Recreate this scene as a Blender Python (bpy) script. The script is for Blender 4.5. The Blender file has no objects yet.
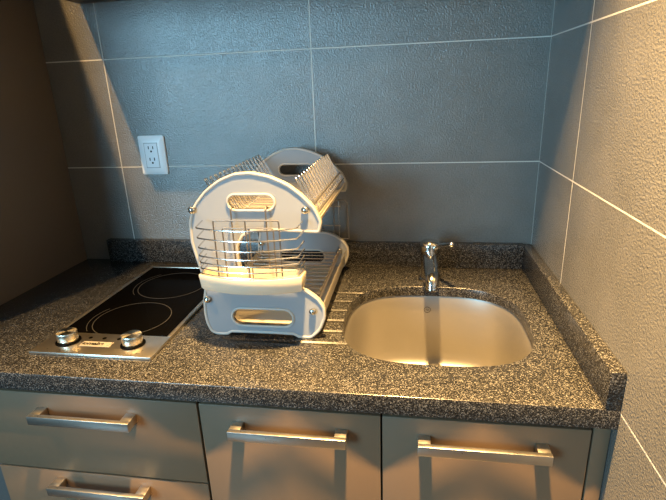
import bpy, bmesh, math, random
from mathutils import Vector, Matrix
random.seed(4)
S = bpy.context.scene
COL = S.collection
PI = math.pi

# ------------------------------------------------------------------ camera
cam_d = bpy.data.cameras.new('camera')
cam = bpy.data.objects.new('camera', cam_d)
COL.objects.link(cam)
yaw, pit, rol, fpx = -0.1670, 0.3222, -0.0391, 484.19
fw = Vector((math.sin(yaw)*math.cos(pit), math.cos(yaw)*math.cos(pit), -math.sin(pit)))
rr = Vector((math.cos(yaw), -math.sin(yaw), 0))
uu = rr.cross(fw)
r2 = rr*math.cos(rol) + uu*math.sin(rol)
u2 = -rr*math.sin(rol) + uu*math.cos(rol)
mw = Matrix((r2, u2, -fw)).transposed().to_4x4()
mw.translation = Vector((0.2461, -1.2513, 1.3614))
cam.matrix_world = mw
cam_d.sensor_width = 36
cam_d.lens = fpx/666*36
cam_d.clip_start = .02
S.camera = cam

# ------------------------------------------------------------------ light
W = bpy.data.worlds.new('world'); S.world = W; W.use_nodes = True
W.node_tree.nodes['Background'].inputs[0].default_value = (.55, .6, .68, 1)
W.node_tree.nodes['Background'].inputs[1].default_value = .15

def lamp(name, kind, loc, energy, color, aim=None, **kw):
    d = bpy.data.lights.new(name, kind); d.energy = energy; d.color = color
    for k, v in kw.items(): setattr(d, k, v)
    o = bpy.data.objects.new(name, d); COL.objects.link(o); o.location = loc
    if aim: o.rotation_euler = (Vector(aim)-Vector(loc)).to_track_quat('-Z', 'Y').to_euler()
    return o
WARM = (1.0, .595, .215)
lamp('ceiling_spot_over_counter', 'SPOT', (.21, -.67, 2.38), 1250, WARM, (.31, -.88, .9), spot_size=math.radians(76), spot_blend=1, shadow_soft_size=.035)
lamp('ceiling_spot_over_hob', 'SPOT', (-.796, -.80, 2.38), 170, WARM, (-.76, -.24, .9), spot_size=math.radians(68), spot_blend=.9, shadow_soft_size=.008)
lamp('ceiling_spot_room', 'SPOT', (-1.3, -1.75, 2.38), 18, WARM, (-.6, -1.0, .9), spot_size=2.4, spot_blend=1, shadow_soft_size=.03)
lamp('window_daylight', 'AREA', (-1.68, -3.4, 1.70), 128, (.37, .74, 1.0), (-.5, 0, 1.3), shape='RECTANGLE', size=1.1, size_y=1.2)
S.view_settings.view_transform = 'Standard'
S.view_settings.look = 'None'
S.view_settings.gamma = 1
S.view_settings.use_curve_mapping = False
S.view_settings.exposure = 0.0
S.cycles.use_denoising = True

# ------------------------------------------------------------------ materials
def new_mat(name):
    m = bpy.data.materials.new(name); m.use_nodes = True
    nt = m.node_tree
    return m, nt, nt.nodes['Principled BSDF']
def setp(b, **k):
    for n, v in k.items():
        n = n.replace('_', ' ')
        b.inputs[n].default_value = v
def c4(c): return (c[0], c[1], c[2], 1)
def N(nt, t, **k):
    n = nt.nodes.new(t)
    for a, v in k.items(): setattr(n, a, v)
    return n
def mth(nt, op, a, b=None, c=None):
    n = N(nt, 'ShaderNodeMath', operation=op)
    for i, v in enumerate((a, b, c)):
        if v is None: continue
        if isinstance(v, (int, float)): n.inputs[i].default_value = v
        else: nt.links.new(v, n.inputs[i])
    return n.outputs[0]
def simple(name, col, rough=.4, metal=0, noise=0, nscale=200, **k):
    m, nt, b = new_mat(name)
    setp(b, Base_Color=c4(col), Roughness=rough, Metallic=metal, **k)
    tc = N(nt, 'ShaderNodeTexCoord'); nz = N(nt, 'ShaderNodeTexNoise'); nz.inputs['Scale'].default_value = nscale
    nt.links.new(tc.outputs['Object'], nz.inputs['Vector'])
    v = mth(nt, 'MULTIPLY_ADD', nz.outputs['Fac'], .12, rough-.06)
    nt.links.new(v, b.inputs['Roughness'])
    if noise:
        bp = N(nt, 'ShaderNodeBump'); bp.inputs['Strength'].default_value = noise; bp.inputs['Distance'].default_value = .001
        nt.links.new(nz.outputs['Fac'], bp.inputs['Height']); nt.links.new(bp.outputs[0], b.inputs['Normal'])
    return m

def tile_mat(name, axis, off):
    m, nt, b = new_mat(name)
    tc = N(nt, 'ShaderNodeTexCoord'); sp = N(nt, 'ShaderNodeSeparateXYZ')
    nt.links.new(tc.outputs['Object'], sp.inputs[0])
    def line(co, o, step, w):
        f = mth(nt, 'FRACT', mth(nt, 'MULTIPLY_ADD', co, 1/step, .5 - o/step + 100))
        d = mth(nt, 'MULTIPLY', mth(nt, 'ABSOLUTE', mth(nt, 'SUBTRACT', f, .5)), step)
        return mth(nt, 'LESS_THAN', d, w)
    g = mth(nt, 'MAXIMUM', line(sp.outputs[axis], off, .5546, .0014), line(sp.outputs[2], 1.4544, .2806, .0014))
    n1 = N(nt, 'ShaderNodeTexNoise'); n1.inputs['Scale'].default_value = 260; n1.inputs['Detail'].default_value = 3
    n2 = N(nt, 'ShaderNodeTexNoise'); n2.inputs['Scale'].default_value = 9; n2.inputs['Detail'].default_value = 3
    for n in (n1, n2): nt.links.new(tc.outputs['Object'], n.inputs['Vector'])
    rp = N(nt, 'ShaderNodeValToRGB')
    rp.color_ramp.elements[0].position = .3; rp.color_ramp.elements[0].color = (.105, .103, .094, 1)
    rp.color_ramp.elements[1].position = .7; rp.color_ramp.elements[1].color = (.155, .15, .138, 1)
    mixn = mth(nt, 'ADD', mth(nt, 'MULTIPLY', n2.outputs['Fac'], .5), mth(nt, 'MULTIPLY', n1.outputs['Fac'], .5))
    nt.links.new(mixn, rp.inputs[0])
    mx = N(nt, 'ShaderNodeMix', data_type='RGBA')
    nt.links.new(g, mx.inputs['Factor']); nt.links.new(rp.outputs[0], mx.inputs[6]); mx.inputs[7].default_value = (.5, .48, .44, 1)
    nt.links.new(mx.outputs[2], b.inputs['Base Color'])
    nt.links.new(mth(nt, 'MULTIPLY_ADD', g, .5, .25), b.inputs['Roughness'])
    b.inputs['Specular IOR Level'].default_value = 1.0
    h = mth(nt, 'SUBTRACT', n1.outputs['Fac'], mth(nt, 'MULTIPLY', g, .6))
    bp = N(nt, 'ShaderNodeBump'); bp.inputs['Strength'].default_value = .8; bp.inputs['Distance'].default_value = .0022
    nt.links.new(h, bp.inputs['Height']); nt.links.new(bp.outputs[0], b.inputs['Normal'])
    return m

def granite_mat(name, grooves=False):
    m, nt, b = new_mat(name)
    gm = N(nt, 'ShaderNodeNewGeometry')
    v = N(nt, 'ShaderNodeTexVoronoi'); v.inputs['Scale'].default_value = 680
    nt.links.new(gm.outputs['Position'], v.inputs['Vector'])
    sp = N(nt, 'ShaderNodeSeparateColor'); nt.links.new(v.outputs['Color'], sp.inputs[0])
    n2 = N(nt, 'ShaderNodeTexNoise'); n2.inputs['Scale'].default_value = 35; n2.inputs['Detail'].default_value = 2
    nt.links.new(gm.outputs['Position'], n2.inputs['Vector'])
    fac = mth(nt, 'ADD', sp.outputs[0], mth(nt, 'MULTIPLY_ADD', n2.outputs['Fac'], .16, -.08))
    rp = N(nt, 'ShaderNodeValToRGB'); rp.color_ramp.interpolation = 'LINEAR'
    e = rp.color_ramp.elements
    e[0].position = 0; e[0].color = (.005, .005, .0055, 1)
    e[1].position = 1; e[1].color = (.14, .137, .131, 1)
    for p, c in ((.42, .011), (.62, .022), (.82, .045)):
        x = e.new(p); x.color = (c, c*.99, c*.97, 1)
    nt.links.new(fac, rp.inputs[0]); nt.links.new(rp.outputs[0], b.inputs['Base Color'])
    b.inputs['Roughness'].default_value = .24
    if grooves:
        ps = N(nt, 'ShaderNodeSeparateXYZ'); nt.links.new(gm.outputs['Position'], ps.inputs[0])
        f = mth(nt, 'FRACT', mth(nt, 'MULTIPLY_ADD', ps.outputs[1], 1/.0478, .5+.207/.0478+100))
        d = mth(nt, 'MULTIPLY', mth(nt, 'ABSOLUTE', mth(nt, 'SUBTRACT', f, .5)), .0478)
        prof = mth(nt, 'MINIMUM', mth(nt, 'DIVIDE', d, .007), 1)
        inx = mth(nt, 'MULTIPLY', mth(nt, 'GREATER_THAN', ps.outputs[0], -.12), mth(nt, 'LESS_THAN', ps.outputs[0], .17))
        iny = mth(nt, 'MULTIPLY', mth(nt, 'GREATER_THAN', ps.outputs[1], -.458), mth(nt, 'LESS_THAN', ps.outputs[1], -.195))
        msk = mth(nt, 'MULTIPLY', inx, iny)
        hh = mth(nt, 'MULTIPLY', mth(nt, 'SUBTRACT', prof, 1), msk)
        bp = N(nt, 'ShaderNodeBump'); bp.inputs['Strength'].default_value = 1; bp.inputs['Distance'].default_value = .004
        nt.links.new(hh, bp.inputs['Height']); nt.links.new(bp.outputs[0], b.inputs['Normal'])
    return m

M = {}
M['tile_back'] = tile_mat('grey wall tile', 0, 0.0)
M['tile_right'] = tile_mat('grey wall tile side', 1, -.264)
M['granite'] = granite_mat('speckled granite', True)
M['granite_splash'] = granite_mat('speckled granite upstand')
M['paint'] = simple('ceiling paint', (.35, .34, .32), .8)
M['wallpaint'] = simple('wall paint', (.2, .19, .18), .8)
M['floor'] = simple('floor tile', (.05, .045, .04), .4)
M['lacquer'] = simple('grey lacquer front', (.14, .092, .055), .42, noise=.02, nscale=90)
M['carcass'] = simple('carcass board', (.07, .065, .06), .6)
M['tall'] = simple('dark grey laminate', (.115, .097, .08), .45)
M['upper'] = simple('dark cabinet board', (.05, .045, .05), .5)
M['nickel'] = simple('brushed nickel', (.62, .58, .53), .3, 1)
M['steel'] = simple('brushed steel', (.62, .57, .50), .3, 1)
M['sink'] = simple('satin sink steel', (.29, .275, .25), .46, .72)
M['chrome'] = simple('chrome', (.6, .59, .57), .14, 1)
M['darkmetal'] = simple('dark slot', (.0015, .0015, .0015), .6)
M['glass'] = simple('black ceramic glass', (.0012, .0011, .001), .1)
M['glass'].node_tree.nodes['Principled BSDF'].inputs['Specular IOR Level'].default_value = .12
M['glass'].node_tree.nodes['Principled BSDF'].inputs['IOR'].default_value = 1.1
M['ring'] = simple('printed grey ring', (.022, .021, .02), .5)
M['white'] = simple('white plastic', (.78, .8, .82), .35)
M['white2'] = simple('white outlet insert', (.72, .74, .77), .35)
M['black'] = simple('black ink', (.0015, .0015, .0015), .5)
M['badge'] = simple('badge plate', (.22, .20, .165), .6, 0)
M['wire'] = simple('coated wire', (.62, .62, .62), .22, 1)
M['darkwire'] = simple('dark wire', (.22, .2, .18), .35, .8)
for k_ in ('darkmetal', 'black'): M[k_].node_tree.nodes['Principled BSDF'].inputs['Specular IOR Level'].default_value = .02
def plastic(name, col, tr):
    m, nt, b = new_mat(name)
    setp(b, Base_Color=c4(col), Roughness=.38)
    t = N(nt, 'ShaderNodeBsdfTranslucent'); t.inputs[0].default_value = c4(col)
    mx = N(nt, 'ShaderNodeMixShader'); mx.inputs[0].default_value = tr
    nz = N(nt, 'ShaderNodeTexNoise'); nz.inputs['Scale'].default_value = 60
    tc = N(nt, 'ShaderNodeTexCoord'); nt.links.new(tc.outputs['Object'], nz.inputs['Vector'])
    nt.links.new(mth(nt, 'MULTIPLY_ADD', nz.outputs['Fac'], .1, .33), b.inputs['Roughness'])
    out = nt.nodes['Material Output']
    nt.links.new(b.outputs[0], mx.inputs[1]); nt.links.new(t.outputs[0], mx.inputs[2]); nt.links.new(mx.outputs[0], out.inputs[0])
    return m
M['frost'] = plastic('frosted plastic', (.33, .355, .385), .3)  # darker copy of the rack plastic, cool daylight tint put into the colour
M['rim_lit'] = plastic('frosted plastic lit rim', (.55, .53, .49), .35)  # same plastic as the panel, warm lamplight put into a lighter cream colour
M['tray'] = plastic('cream tray plastic', (.66, .60, .48), .3)
# turned metal with radial highlights
m, nt, b = new_mat('turned knob metal')
setp(b, Base_Color=(.72, .66, .54, 1), Metallic=1, Roughness=.28, Anisotropic=.85)
tg = N(nt, 'ShaderNodeTangent', direction_type='RADIAL', axis='Z'); nt.links.new(tg.outputs[0], b.inputs['Tangent'])
M['knob'] = m

# ------------------------------------------------------------------ mesh helpers
def bm_new(): return bmesh.new()
def box(bm, x0, x1, y0, y1, z0, z1, bev=0, seg=2):
    r = bmesh.ops.create_cube(bm, size=1)
    for v in r['verts']:
        v.co = Vector(((x0+x1)/2 + v.co.x*(x1-x0), (y0+y1)/2 + v.co.y*(y1-y0), (z0+z1)/2 + v.co.z*(z1-z0)))
    if bev:
        es = list({e for v in r['verts'] for e in v.link_edges})
        bmesh.ops.bevel(bm, geom=es, offset=bev, segments=seg, affect='EDGES', profile=.5)
    return bm
def loft(bm, loops, closed=True, cap0=False, cap1=False):
    rows = [[bm.verts.new(p) for p in l] for l in loops]
    n = len(rows[0])
    for a, b_ in zip(rows, rows[1:]):
        for i in range(n if closed else n-1):
            j = (i+1) % n
            try: bm.faces.new((a[i], a[j], b_[j], b_[i]))
            except ValueError: pass
    if cap0: bm.faces.new(rows[0][::-1])
    if cap1: bm.faces.new(rows[-1])
    return rows
def tube(bm, pts, r, seg=8, closed=False):
    pts = [Vector(p) for p in pts]; n = len(pts)
    tang = []
    for i in range(n):
        a = pts[(i-1) % n] if (closed or i > 0) else pts[i]
        c = pts[(i+1) % n] if (closed or i < n-1) else pts[i]
        tang.append((c-a).normalized())
    ref = Vector((0, 0, 1)) if abs(tang[0].z) < .9 else Vector((1, 0, 0))
    nrm = tang[0].cross(ref).normalized()
    loops = []
    for i in range(n):
        nrm = (nrm - tang[i]*nrm.dot(tang[i])).normalized()
        bn = tang[i].cross(nrm)
        rad = r[i] if isinstance(r, (list, tuple)) else r
        loops.append([pts[i] + (nrm*math.cos(2*PI*k/seg) + bn*math.sin(2*PI*k/seg))*rad for k in range(seg)])
    if closed:
        rows = loft(bm, loops)
        a, b_ = rows[-1], rows[0]
        # find best offset
        off = min(range(seg), key=lambda o: (a[0].co-b_[o].co).length)
        for k in range(seg):
            bm.faces.new((a[k], a[(k+1) % seg], b_[(k+1+off) % seg], b_[(k+off) % seg]))
    else:
        loft(bm, loops, cap0=True, cap1=True)
    return bm
def lathe(bm, prof, loc=(0, 0, 0), seg=32, axis='z'):
    loops = []
    for r, h in prof:
        l = []
        for k in range(seg):
            a = 2*PI*k/seg; c, s = math.cos(a)*r, math.sin(a)*r
            p = (c, s, h) if axis == 'z' else ((c, h, s) if axis == 'y' else (h, c, s))
            l.append(Vector(p)+Vector(loc))
        loops.append(l)
    loft(bm, loops, cap0=True, cap1=True)
    return bm
def rnd(pts, rad, seg=5, closed=False):
    """polyline with rounded corners"""
    P = [Vector(p) for p in pts]; n = len(P); out = []
    for i in range(n):
        if not closed and i in (0, n-1): out.append(P[i]); continue
        a, p, c = P[i-1], P[i], P[(i+1) % n]
        r_ = min(rad, (a-p).length*.49, (c-p).length*.49)
        s, e = p + (a-p).normalized()*r_, p + (c-p).normalized()*r_
        for k in range(seg+1):
            t = k/seg
            out.append(s*(1-t)**2 + p*2*t*(1-t) + e*t*t)
    return out
ORIG = {}
def finish(o, label=None, cat=None, group=None, kind=None):
    if label: o['label'] = label
    if cat: o['category'] = cat
    if group: o['group'] = group
    if kind: o['kind'] = kind
    return o
def obj(name, bm, mat, parent=None, angle=40, keep=False, **kw):
    """link a bmesh built in world coordinates as one object"""
    bmesh.ops.recalc_face_normals(bm, faces=bm.faces[:])
    me = bpy.data.meshes.new(name)
    if keep: o0 = Vector((0, 0, 0))
    else:
        cs = [v.co for v in bm.verts]
        lo = Vector([min(c[i] for c in cs) for i in range(3)]); hi = Vector([max(c[i] for c in cs) for i in range(3)])
        o0 = Vector(((lo.x+hi.x)/2, (lo.y+hi.y)/2, lo.z))
        bmesh.ops.translate(bm, verts=bm.verts[:], vec=-o0)
    bm.to_mesh(me); bm.free()
    me.materials.append(mat)
    me.shade_smooth(); me.set_sharp_from_angle(angle=math.radians(angle))
    o = bpy.data.objects.new(name, me); COL.objects.link(o)
    ORIG[o.name] = o0
    if parent: o.parent = parent; o.location = o0 - ORIG[parent.name]
    else: o.location = o0
    return finish(o, **kw)
def thing(name, label, cat, loc, group=None):
    o = bpy.data.objects.new(name, None); COL.objects.link(o); o.location = loc
    o.empty_display_size = .05
    ORIG[o.name] = Vector(loc)
    return finish(o, label, cat, group)
def copy_tree(o, off=(0, 0, 0), parent=None, world_off=None):
    """copy a thing or part with everything under it"""
    c = o.copy(); COL.objects.link(c)
    ORIG[c.name] = ORIG[o.name] + Vector(world_off or off)
    c.parent = parent if parent else o.parent
    c.location = o.location + Vector(off)
    for ch in list(o.children): copy_tree(ch, (0, 0, 0), c, Vector(world_off or off))
    return c

# ------------------------------------------------------------------ setting
XR, XL, ZC = .5538, -.72, .9
LW, RY, CH = -2.3, -3.6, 2.45
def slab(name, a, mat): return obj(name, box(bm_new(), *a), mat, keep=True, kind='structure')
slab('wall_back', (LW, XR, 0, .1, 0, CH), M['tile_back'])
slab('wall_right', (XR, XR+.1, RY, .1, 0, CH), M['tile_right'])
slab('wall_left', (LW-.1, LW, RY, .1, 0, CH), M['wallpaint'])
slab('wall_rear', (LW-.1, XR+.1, RY-.1, RY, 0, CH), M['wallpaint'])
slab('floor', (LW-.1, XR+.1, RY-.1, .1, -.1, 0), M['floor'])
slab('ceiling', (LW-.1, XR+.1, RY-.1, .1, CH, CH+.1), M['paint'])

# ------------------------------------------------------------------ tall cabinet on the left
t = thing('tall_cabinet', 'dark grey tall cabinet whose flat side closes the counter on the left', 'cabinet', (-1.02, -.3, 0))
obj('body', box(bm_new(), -1.32, XL, -.6, -.002, 0, 1.99, .002), M['tall'], t)
for x0, x1 in ((-1.318, -1.021), (-1.019, -.722)):
    d = obj('door', box(bm_new(), x0, x1, -.62, -.601, .1, 1.985, .002), M['tall'], t)
    xh = x1-.03 if x0 < -1.1 else x0+.03
    hb = bm_new(); tube(hb, rnd([(xh, -.621, .95), (xh, -.65, .95), (xh, -.65, 1.15), (xh, -.621, 1.15)], .008), .006)
    obj('handle', hb, M['nickel'], d)

# ------------------------------------------------------------------ wall cabinet above (bottom edge just in frame)
t = thing('wall_cabinet', 'dark wall cabinet above the hob, only its bottom edge in view', 'cabinet', (-.02, -.16, 1.588))
obj('body', box(bm_new(), -.593, XR-.002, -.285, -.002, 1.588, 2.3, .002), M['upper'], t)
for i in range(3):
    x0 = -.592+i*.3812
    d = obj('door', box(bm_new(), x0, x0+.378, -.305, -.286, 1.588, 2.298, .002), M['lacquer'], t)

# ------------------------------------------------------------------ base cabinets
def bar_handle(x0, x1, zt, parent, front=-.585):
    b = bm_new()
    box(b, x0, x1, -.615, -.606, zt-.018, zt, .0012)
    h = obj('handle', b, M['nickel'], parent)
    for xa in (x0+.0005, x1-.0205):
        obj('post', box(bm_new(), xa, xa+.02, -.607, front-.0002, zt-.0175, zt-.0005, .001), M['nickel'], h)
    return h
def carcass(x0, x1, t):
    yb, yf, zt = -.03, -.565, .862
    obj('side_panel', box(bm_new(), x0, x0+.016, yf, yb, .1, zt), M['carcass'], t)
    obj('side_panel', box(bm_new(), x1-.016, x1, yf, yb, .1, zt), M['carcass'], t)
    obj('bottom_panel', box(bm_new(), x0+.016, x1-.016, yf, yb, .1, .116), M['carcass'], t)
    obj('back_panel', box(bm_new(), x0+.016, x1-.016, yb-.006, yb, .116, zt), M['carcass'], t)
    obj('plinth', box(bm_new(), x0, x1, yf+.03, yf+.046, 0, .1), M['carcass'], t)
t = thing('drawer_cabinet', 'grey drawer cabinet under the hob, with two bar handles one above the other', 'cabinet', (-.339, -.3, 0))
carcass(-.558, -.118, t)
for z0, z1, hz in ((.676, .850, .820), (.40, .672, .656), (.118, .396, .37)):
    d = obj('drawer', box(bm_new(), -.559, -.1185, -.585, -.566, z0, z1, .0012), M['lacquer'], t)
    bar_handle(-.436, -.236, hz, d)
t = thing('sink_cabinet', 'grey base cabinet under the sink with two wide fronts and horizontal bar handles', 'cabinet', (.2, -.3, 0))
carcass(-.115, .526, t)
for x0, x1, hx0, hx1 in ((-.1145, .2015, -.055, .147), (.2045, .525, .262, .465)):
    d = obj('door', box(bm_new(), x0, x1, -.585, -.566, .118, .850, .0012), M['lacquer'], t)
    bar_handle(hx0, hx1, .820, d)
obj('filler_strip', box(bm_new(), .5285, .5525, -.583, -.5, .1, .862, .001), M['lacquer'], None, label='narrow grey filler strip between the sink cabinet and the right wall', cat='panel')
obj('recess_shade_board', box(bm_new(), XL+.001, -.562, -.55, -.53, .0, .862, .001), M['carcass'], None, label='dark set-back panel added to stand for the shaded open gap left of the drawer cabinet', cat='panel')  # added board, stands in for the shade inside the open recess

# ------------------------------------------------------------------ countertop with sink cut-out
SC, SA, SB = (.2965, -.3285), .1845, .1735
def sup(a, s=1.0, n=3.0, A=SA, B=SB):
    c, q = math.cos(a), math.sin(a)
    r = (abs(c)**n + abs(q)**n)**(-1/n)
    return SC[0]+A*s*r*c, SC[1]+B*s*r*q
CX0, CX1, CY0, CY1 = XL+.0008, XR-.0008, -.60, -.0008
angs = [2*PI*k/96 for k in range(96)]
angs += [math.atan2(y-SC[1], x-SC[0]) % (2*PI) for x in (CX0, CX1) for y in (CY0, CY1)]
angs = sorted(angs)
def rect_hit(a, ins=0):
    c, q = math.cos(a), math.sin(a); ts = []
    if abs(c) > 1e-9: ts += [((CX1-ins if c > 0 else CX0+ins)-SC[0])/c]
    if abs(q) > 1e-9: ts += [((CY1-ins if q > 0 else CY0+ins)-SC[1])/q]
    k = min(x for x in ts if x > 0)
    return SC[0]+k*c, SC[1]+k*q
ct = bm_new(); zt, zb, e = ZC, ZC-.034, .0018
def L(f, z): return [Vector((*f(a), z)) for a in angs]
hs = 1-0; k1 = 1+e/SA
loops = [L(rect_hit, zb), L(rect_hit, zt-e), L(lambda a: rect_hit(a, e*.3), zt-e*.3), L(lambda a: rect_hit(a, e), zt),
         L(lambda a: sup(a, k1), zt), L(lambda a: sup(a, 1+e*.3/SA), zt-e*.3), L(lambda a: sup(a), zt-e), L(lambda a: sup(a), ZC-.024), L(rect_hit, zb)]
loft(ct, loops)
bmesh.ops.remove_doubles(ct, verts=ct.verts[:], dist=1e-6)
top = obj('countertop', ct, M['granite'], None, angle=50, label='dark speckled granite countertop with a sink cut-out and drain grooves', cat='countertop')
obj('upstand', box(bm_new(), -.631, XR-.022, -.022, -.0008, ZC, .9655, .0012), M['granite_splash'], top)
obj('upstand', box(bm_new(), XR-.022, XR-.0008, -.6, -.0008, ZC, .9625, .0012), M['granite_splash'], top)

# ------------------------------------------------------------------ sink
t = thing('sink', 'undermounted stainless steel sink bowl set into the granite countertop', 'sink', (SC[0], SC[1], .68))
sk = bm_new()
def SL(s, z, n=3.0, A=SA, B=SB, shift=0):
    return [Vector((sup(2*PI*k/96, s, n, A, B)[0], sup(2*PI*k/96, s, n, A, B)[1]+shift, z)) for k in range(96)]
prof = [SL(1.05, .8715), SL(1.02, .8745), SL(1.012, .870), SL(1.005, .83), SL(.995, .77), SL(.985, .73), SL(.965, .712), SL(.93, .700), SL(.88, .694), SL(.78, .691),
        SL(.55, .689, 2.6), SL(1, .687, 2, .05, .05), SL(1, .685, 2, .044, .044)]
loft(sk, prof)
o = obj('bowl', sk, M['sink'], t, angle=60)
sd = o.modifiers.new('thick', 'SOLIDIFY'); sd.thickness = .0012; sd.offset = 1
db = bm_new(); lathe(db, [(.0435, .683), (.0435, .685), (.038, .686), (.036, .6825), (.004, .682), (.003, .686), (.0005, .6865)], (SC[0], SC[1], 0))
obj('drain', db, M['chrome'], t)
eb = bm_new()
tube(eb, [(.289+.0075*math.cos(a), -.1607+.0003, .842+.0075*math.sin(a)) for a in [2*PI*k/24 for k in range(24)]], .0005, 6, True)
tube(eb, [(.285, -.1612, .8435), (.2875, -.1612, .8445), (.2885, -.1612, .8395), (.291, -.1612, .8445), (.293, -.1612, .8405)], .0005, 6)
obj('emblem', eb, M['darkmetal'], t)

# ------------------------------------------------------------------ faucet
FX, FY = .293, -.108
t = thing('faucet', 'chrome single-lever faucet standing behind the sink', 'faucet', (FX, FY, ZC))
b = bm_new(); lathe(b, [(.026, .9002), (.026, .904), (.0235, .9075), (.019, .909)], (FX, FY, 0)); obj('base_ring', b, M['chrome'], t)
b = bm_new(); lathe(b, [(.0205, .907), (.0205, .95), (.0215, .965), (.022, .972)], (FX, FY, 0)); obj('body', b, M['chrome'], t)
b = bm_new(); lathe(b, [(.0215, .9725), (.0242, .975), (.0242, .990), (.0225, .998), (.0165, 1.003), (.008, 1.0055), (.001, 1.006)], (FX, FY, 0)); obj('cap', b, M['chrome'], t)
b = bm_new()
tube(b, [(FX, FY-.008, .960), (FX, FY-.04, .964), (FX, FY-.09, .965), (FX, FY-.13, .963), (FX, FY-.148, .959), (FX, FY-.155, .952), (FX, FY-.156, .946)], [.0185, .018, .0168, .0155, .0148, .0142, .0138], 20)
sp = obj('spout', b, M['chrome'], t)
b = bm_new(); lathe(b, [(.0115, .938), (.0135, .939), (.0135, .9462), (.012, .948)], (FX, FY-.156, 0)); obj('aerator', b, M['chrome'], sp)
b = bm_new(); tube(b, [(FX+.012, FY-.018, .990), (FX+.025, FY-.045, 1.004), (FX+.044, FY-.082, 1.019)], [.0065, .006, .0055], 12)
bmesh.ops.create_uvsphere(b, u_segments=14, v_segments=8, radius=.0061, matrix=Matrix.Translation((FX+.0445, FY-.083, 1.0195)))
obj('lever', b, M['chrome'], t)

# ------------------------------------------------------------------ hob
HX0, HX1, HY0, HY1 = -.4725, -.2205, -.537, -.069
t = thing('hob', 'narrow two-burner black glass hob with steel trim let into the counter', 'hob', ((HX0+HX1)/2, (HY0+HY1)/2, ZC))
b = bm_new(); zt = .9065
yg = -.457
box(b, HX0, HX1, HY0, yg, ZC+.0002, zt, .0015)
fr = obj('control_panel', b, M['steel'], t)
b = bm_new()
box(b, HX0, HX0+.009, yg, HY1, ZC+.0002, zt, .0015); box(b, HX1-.009, HX1, yg, HY1, ZC+.0002, zt, .0015)
box(b, HX0+.009, HX1-.009, HY1-.009, HY1, ZC+.0002, zt, .0015)
obj('trim_frame', b, M['steel'], t)
gl = obj('glass_plate', box(bm_new(), HX0+.009, HX1-.009, yg, HY1-.009, ZC+.0002, zt-.001, 0), M['glass'], t)
def ring(cx, cy, r, w=.0008, a0=0, a1=2*PI):
    b = bm_new(); n = 64; full = abs(a1-a0-2*PI) < 1e-6
    A = [a0+(a1-a0)*k/n for k in range(n if full else n+1)]
    z0, z1 = zt-.001, zt-.0006
    lp = [[Vector((cx+(r+d)*math.cos(a), cy+(r+d)*math.sin(a), z)) for a in A] for d, z in ((-w, z0), (-w, z1), (w, z1), (w, z0))]
    loft(b, lp, closed=full)
    return b
HC = (HX0+HX1)/2
obj('burner_ring', ring(HC+.002, -.385, .080), M['ring'], gl)
obj('burner_ring', ring(HC+.002, -.198, .083), M['ring'], gl)
obj('burner_arc', ring(HC+.002, -.385, .091, .0007, PI*.85, PI*1.25), M['ring'], gl)
obj('burner_arc', ring(HC+.002, -.198, .094, .0007, PI*.75, PI*1.25), M['ring'], gl)
for kx in (-.4195, -.281):
    b = bm_new(); lathe(b, [(.0235, zt), (.0235, zt+.0012), (.022, zt+.0014)], (kx, -.4925, 0)); sk_ = obj('knob_skirt', b, M['black'], t)
    b = bm_new(); lathe(b, [(.0180, zt+.001), (.0190, zt+.006), (.0190, zt+.0195), (.0182, zt+.0212), (.0165, zt+.0216), (.001, zt+.0216)], (kx, -.4925, 0), 40)
    k = obj('knob', b, M['knob'], t)
    obj('pointer', box(bm_new(), kx-.0008, kx+.0008, -.509, -.500, zt+.0214, zt+.0220), M['black'], k)
for px in (-.3825, -.352, -.3205):
    b = bm_new(); lathe(b, [(.0042, zt), (.0042, zt+.0004), (.001, zt+.0005)], (px, -.476, 0), 16); obj('indicator', b, M['darkmetal'], fr)
bd = obj('badge', box(bm_new(), -.386, -.322, -.5085, -.4905, zt, zt+.0006, .0002, 1), M['badge'], fr)
def text(body, size, loc, mat, parent, name, rot=None, shear=0):
    cu = bpy.data.curves.new(name, 'FONT'); cu.body = body; cu.size = size; cu.extrude = .0002; cu.offset = size*.03; cu.shear = shear
    cu.align_x = 'LEFT'
    tmp = bpy.data.objects.new('tmp', cu); COL.objects.link(tmp)
    bpy.context.view_layer.update()
    me = bpy.data.meshes.new_from_object(tmp.evaluated_get(bpy.context.evaluated_depsgraph_get()))
    bpy.data.objects.remove(tmp)
    bm = bmesh.new(); bm.from_mesh(me); bpy.data.meshes.remove(me)
    if rot is not None: bmesh.ops.transform(bm, matrix=rot, verts=bm.verts[:])
    bmesh.ops.translate(bm, verts=bm.verts[:], vec=Vector(loc))
    return obj(name, bm, mat, parent)
text('io', .0145, (-.384, -.5035, zt+.0007), M['black'], bd, 'lettering')
text('mabe', .0155, (-.3725, -.5035, zt+.0007), M['black'], bd, 'lettering')
b = bm_new(); tube(b, [(-.3285+.006*math.sin(a*1.2), -.5065+.007*a, zt+.0008) for a in (0, .5, 1, 1.5, 2)], .0007, 6); obj('swoosh', b, M['steel'], bd)

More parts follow.
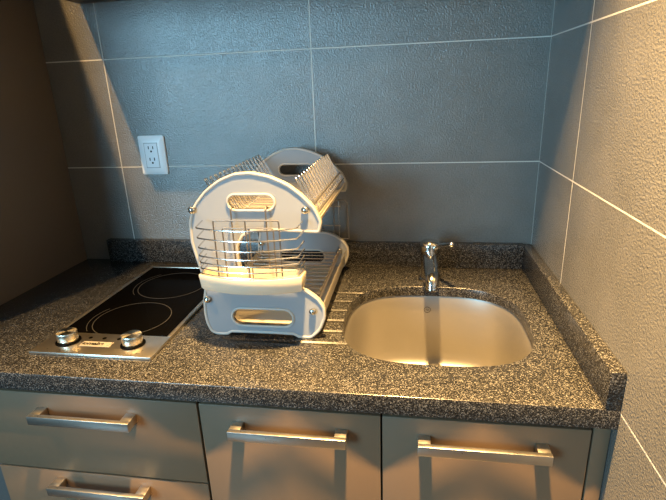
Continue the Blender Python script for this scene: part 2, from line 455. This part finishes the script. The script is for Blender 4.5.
# ------------------------------------------------------------------ outlet
ox0, ox1, oz0, oz1 = -.4905, -.4155, 1.1535, 1.2585
t = thing('wall_outlet', 'white double power outlet on the back wall above the hob', 'outlet', ((ox0+ox1)/2, 0, oz0))
b = bm_new()
def rr_loop(x0, x1, z0, z1, r, y, n=6):
    pts = []
    for cx, cz, a0 in ((x1-r, z1-r, 0), (x0+r, z1-r, PI/2), (x0+r, z0+r, PI), (x1-r, z0+r, 1.5*PI)):
        for k in range(n+1):
            a = a0+PI/2*k/n; pts.append(Vector((cx+r*math.cos(a), y, cz+r*math.sin(a))))
    return pts
loft(b, [rr_loop(ox0, ox1, oz0, oz1, .005, -.0005), rr_loop(ox0, ox1, oz0, oz1, .005, -.005), rr_loop(ox0+.002, ox1-.002, oz0+.002, oz1-.002, .005, -.0065),
         rr_loop(ox0+.015, ox1-.015, oz0+.017, oz1-.017, .003, -.0105)], cap0=True, cap1=True)
obj('plate', b, M['white'], t, angle=20)
b = bm_new(); loft(b, [rr_loop(ox0+.0195, ox1-.0195, oz0+.0205, oz1-.0205, .002, -.0104), rr_loop(ox0+.0195, ox1-.0195, oz0+.0205, oz1-.0205, .002, -.0118)], cap0=True, cap1=True)
ins = obj('receptacle', b, M['white2'], t)
b = bm_new()
for (xa, xb, za, zb_) in ((ox0+.0175, ox1-.0175, oz0+.0185, oz0+.0205), (ox0+.0175, ox1-.0175, oz1-.0205, oz1-.0185), (ox0+.0175, ox0+.0195, oz0+.0185, oz1-.0185), (ox1-.0195, ox1-.0175, oz0+.0185, oz1-.0185)):
    box(b, xa, xb, -.0107, -.0104, za, zb_)
obj('gap_shade', b, simple('outlet shadow gap', (.35, .36, .38), .5), t)  # solid grey strip, shade of the joint round the insert put into its colour
ocx = (ox0+ox1)/2
for zc in (oz0+.0375, oz0+.0685):
    for dx in (-.0065, .0065):
        obj('slot', box(bm_new(), ocx+dx-.0013, ocx+dx+.0013, -.0121, -.0117, zc+.001, zc+.009), M['darkmetal'], ins)
    b = bm_new(); lathe(b, [(.0027, -.0121), (.0027, -.0117)], (ocx, 0, zc-.005), 16, 'y'); obj('ground_hole', b, M['darkmetal'], ins)

# ------------------------------------------------------------------ dish rack
YF, YB = -.43, -.065
RKX = -.04
t = thing('dish_rack', 'white two-tier plastic and wire dish rack standing between the hob and the sink', 'dish rack', (RKX, -.25, ZC))
outer_pts = [(.084, 1.1155), (.0885, 1.136), (.078, 1.161), (.057, 1.184), (.032, 1.204), (-.001, 1.219), (-.035, 1.2265), (-.067, 1.2245), (-.097, 1.213), (-.126, 1.193), (-.15, 1.166), (-.163, 1.135),
             (-.165, 1.095), (-.158, 1.055), (-.150, 1.02), (-.150, 1.0), (-.1555, .975), (-.157, .945), (-.155, .925), (-.148, .907), (-.136, .9005), (-.112, .9005), (-.104, .906), (.022, .906), (.032, .9005), (.058, .9005),
             (.077, .918), (.088, .945), (.087, .967), (.076, .985), (.055, 1.001), (.032, 1.0095), (-.02, 1.012), (-.056, 1.017), (-.069, 1.033), (-.073, 1.06), (-.071, 1.085), (-.060, 1.106), (-.040, 1.1165), (.0, 1.1175), (.06, 1.115)]
def smooth_closed(P, n=3, tight=.5):
    out = []
    m_ = len(P)
    for i in range(m_):
        p0, p1, p2, p3 = [Vector((*P[(i+k-1) % m_], 0)) for k in range(4)]
        d = (p2-p1).length
        t1 = (p2-p0).normalized()*d*tight*1.0; t2 = (p3-p1).normalized()*d*tight*1.0
        for k in range(n):
            s = k/n
            q = p1*(2*s**3-3*s*s+1) + t1*(s**3-2*s*s+s)*2*.5 + p2*(-2*s**3+3*s*s) + t2*(s**3-s*s)*2*.5
            out.append((q.x, q.y))
    return out
OUT = smooth_closed(outer_pts)
def stadium(cx, cz, hl, hh, n=10):
    p = []
    for k in range(n+1): a = -PI/2+PI*k/n; p.append((cx+hl-hh+hh*math.cos(a), cz+hh*math.sin(a)))
    for k in range(n+1): a = PI/2+PI*k/n; p.append((cx-hl+hh+hh*math.cos(a), cz+hh*math.sin(a)))
    return p
HOLES = [stadium(-.0395, 1.1715, .042, .0125), stadium(-.037, .942, .0595, .0165)]
def plate_bm(y0, y1):
    cu = bpy.data.curves.new('p', 'CURVE'); cu.dimensions = '2D'; cu.fill_mode = 'BOTH'; cu.extrude = (y1-y0)/2
    for pts in [OUT]+HOLES:
        s = cu.splines.new('POLY'); s.points.add(len(pts)-1); s.use_cyclic_u = True
        for q, pt in zip(pts, s.points): pt.co = (q[0], q[1], 0, 1)
    tmp = bpy.data.objects.new('tmp', cu); COL.objects.link(tmp); bpy.context.view_layer.update()
    me = bpy.data.meshes.new_from_object(tmp.evaluated_get(bpy.context.evaluated_depsgraph_get()))
    bpy.data.objects.remove(tmp)
    bm = bmesh.new(); bm.from_mesh(me); bpy.data.meshes.remove(me)
    bmesh.ops.remove_doubles(bm, verts=bm.verts[:], dist=1e-6)
    for v in bm.verts: v.co = Vector((v.co.x, (y0+y1)/2+v.co.z, v.co.y))
    return bm
def flange(bm, loop, y0, y1, w, inward=True):
    """rounded band following a closed outline in xz"""
    n = len(loop); P = [Vector((q[0], 0, q[1])) for q in loop]
    area = sum(P[i].x*P[(i+1) % n].z-P[(i+1) % n].x*P[i].z for i in range(n))
    sg = 1 if area > 0 else -1
    if not inward: sg = -sg
    ofs = []
    for i in range(n):
        d = (P[(i+1) % n]-P[i-1]).normalized()
        ofs.append(Vector((-d.z, 0, d.x))*sg)
    sec = [(0, y0+.0015), (.0008, y0+.0004), (.002, y0), (w-.0015, y0), (w, y0+.001), (w, y1-.001), (w-.001, y1), (.001, y1), (0, y1-.001)]
    loops = [[P[i]+ofs[i]*dx+Vector((0, y, 0)) for i in range(n)] for dx, y in sec]
    loops.append(loops[0]); loft(bm, loops)
    bmesh.ops.remove_doubles(bm, verts=bm.verts[:], dist=1e-7)
    return bm
ep = obj('end_panel', plate_bm(YF+.001, YF+.0045), M['frost'], t, angle=30)
obj('rim', flange(bm_new(), OUT, YF-.0008, YF+.010, .0055), M['rim_lit'], ep, angle=50)
for h in HOLES: obj('handle_lip', flange(bm_new(), h, YF-.002, YF+.007, .0045, False), M['rim_lit'], ep, angle=50)
for (x, z) in ((-.153, 1.158), (.060, 1.158), (-.145, .978), (.064, .960)):
    b = bm_new(); lathe(b, [(.003, YF+.001), (.0065, YF-.001), (.0065, YF-.0045), (.0045, YF-.0068), (.0005, YF-.0078)], (x, 0, z), 16, 'y')
    obj('bolt', b, M['chrome'], ep)
copy_tree(ep, (0, YB-YF-.004, 0), t)
# drip trays
def tray_bm(prof, y0, y1, th=.0025):
    b = bm_new(); up = [(x, z+th) for x, z in prof]
    sec = prof + up[::-1]
    loft(b, [[Vector((x, y, z)) for x, z in sec] for y in (y0, y1)], cap0=True, cap1=True); return b
obj('drip_tray', tray_bm([(-.159, 1.137), (-.157, 1.124), (-.150, 1.1185), (.066, 1.1185), (.0755, 1.122), (.0835, 1.137)], YF+.010, YB-.006), M['tray'], t)
obj('drip_tray', tray_bm([(-.150, .958), (-.148, .925), (-.138, .914), (.064, .914), (.074, .920), (.079, .933), (.080, .960)], YF+.010, YB-.006), M['tray'], t)
# long rods
for (x, z, r, mt) in ((.071, 1.163, .0017, 'darkwire'), (.0805, 1.149, .0017, 'darkwire'), (-.154, 1.160, .0017, 'darkwire'), (-.162, 1.147, .0017, 'darkwire'),
                  (-.085, 1.1365, .0015, 'wire'), (.005, 1.1365, .0015, 'wire'), (.062, .955, .0017, 'darkwire'), (-.137, .955, .0017, 'darkwire'), (.068, .963, .0017, 'darkwire')):
    b = bm_new(); tube(b, [(x, YF+.008, z), (x, YB-.004, z)], r); obj('long_rod', b, M[mt], t)
y0, y1, n = YF+.02, YB-.018, 15
b = bm_new(); tube(b, rnd([(-.153, y0, 1.165), (-.1605, y0, 1.148), (-.146, y0, 1.133), (.060, y0, 1.133), (.079, y0, 1.148), (.0695, y0, 1.165)], .008), .0011, 6)
cw = obj('cross_wire', b, M['wire'], t)
b = bm_new(); tube(b, rnd([(-.139, y0, .978), (-.139, y0, .958), (.062, y0, .958), (.066, y0, .975)], .006), .0013, 6)
lw = obj('floor_wire', b, M['wire'], t)
wy = .0046
U = rnd([(-.127, 0, 1.208), (-.088, 0, 1.140), (.056, 0, 1.140), (.070, 0, 1.156), (.044, 0, 1.209)], .008)
def arc(p, dirv, sgn):
    d = Vector(dirv).normalized(); out = []
    for k in range(1, 8):
        a = PI*k/8; out.append(p + d*wy*math.sin(a) + Vector((0, -sgn*wy*math.cos(a), 0)))
    return out
pa = [p+Vector((0, -wy, 0)) for p in U]; pb = [p+Vector((0, wy, 0)) for p in U][::-1]
path = pa + arc(U[-1], (-.45, 0, .9), 1) + pb + arc(U[0], (-.5, 0, .85), -1)
b = bm_new(); tube(b, [p+Vector((0, y0, 0)) for p in path], .0011, 6, True)
hp = obj('plate_divider', b, M['wire'], t)
for k in range(1, n):
    dy = (y1-y0)*k/(n-1)
    for o in (cw, lw, hp): copy_tree(o, (0, dy, 0))

# ------------------------------------------------------------------ cutlery basket hooked on the rack
t = thing('cutlery_basket', 'wire cutlery basket with a plastic tray hooked on the front of the dish rack', 'basket', (RKX, -.47, 1.018))
def basket_path(z, x0=-.131, x1=.053, yb=-.4395, ys=-.474, bow=.022, n=12, slant=.006):
    pts = [Vector((x0-.004+slant*.5, yb, z+.004))]
    cor = []
    for k in range(n+1):
        s = k/n; cor.append(Vector((x0+(x1-x0)*s, ys-bow*(1-(2*s-1)**2), z)))
    p = pts + cor + [Vector((x1+.004, yb, z+.004))]
    a = rnd([p[0], p[1], p[2]], .007)[:-1]; c = rnd([p[-3], p[-2], p[-1]], .007)[1:]
    return a + p[3:-3] + c
for z in (1.136, 1.1175, 1.099, 1.084, 1.0715, 1.060, 1.050):
    b = bm_new(); tube(b, basket_path(z), .0014, 8); obj('wire_ring', b, M['wire'], t)
def dloop(s, d=0, zt=0.0):
    x0, x1, yb, ys, bow = -.135+d, .0575-d, -.4385-d, -.4765+d, .0235
    p = [(x0, yb)]
    for k in range(17): q = k/16; p.append((x0+(x1-x0)*q, ys-bow*(1-(2*q-1)**2)*s))
    p.append((x1, yb)); return p
b = bm_new()
zs = [(dloop(.9, .004), 1.018), (dloop(.95, .002), 1.022), (dloop(1, 0), 1.046), (dloop(1, .0005), 1.0475), (dloop(1, .003), 1.0475), (dloop(.95, .004), 1.026), (dloop(.9, .012), 1.022)]
loft(b, [[Vector((x, y, z)) for x, y in l] for l, z in zs], cap0=True, cap1=True)
obj('tray', b, M['tray'], t, angle=50)
def uframe(x0, x1, y, zt_, mids=()):
    b = bm_new(); tube(b, rnd([(x0, y, 1.027), (x0, y, zt_), (x1, y, zt_), (x1, y, 1.027)], .004), .0014, 8)
    for xm in mids: tube(b, [(xm, y, 1.027), (xm, y, zt_)], .0014, 8)
    return b
obj('divider', uframe(-.094, .024, -.480, 1.151, (-.036,)), M['darkwire'], t)
obj('divider', uframe(-.090, .005, -.452, 1.129, (-.040,)), M['darkwire'], t)
for x in (-.0755, -.0105):
    b = bm_new(); tube(b, rnd([(x, -.4395, 1.028), (x, -.4395, 1.1625), (x, -.428, 1.1645), (x, -.420, 1.158)], .004), .0015, 8); obj('hook', b, M['darkwire'], t)

# ------------------------------------------------------------------ wire holder behind the rack
t = thing('wire_holder', 'dark arched wire holder hooked on the back of the dish rack by the wall', 'holder', (-.02, -.04, .965))
YH = -.043
for (x0, x1, zt_) in ((.048, .0865, 1.088), (-.16, -.122, 1.088)):
    b = bm_new(); tube(b, rnd([(x0, YH, .985), (x0, YH, zt_), (x1-.003, YH, zt_), (x1, YH, .985)], .014), .002, 8); obj('arch', b, M['darkwire'], t)
    xm = (x0+x1)/2
    b = bm_new(); tube(b, [(xm-.006, YH, .985), (xm-.006, YH, zt_)], .0013, 8); obj('upright', b, M['wire'], t)
for z in (.985, 1.02, 1.072):
    b = bm_new(); tube(b, [(-.163, YH, z), (.087 if z < 1 else .066, YH, z)], .0014, 8); obj('crossbar', b, M['wire'], t)
for x in (-.1, .02):
    b = bm_new(); tube(b, rnd([(x, YH, .985), (x, YH, 1.012), (x, -.0545, 1.019), (x, -.068, 1.019), (x, -.0755, 1.012)], .003), .0014, 8); obj('hook', b, M['wire'], t)
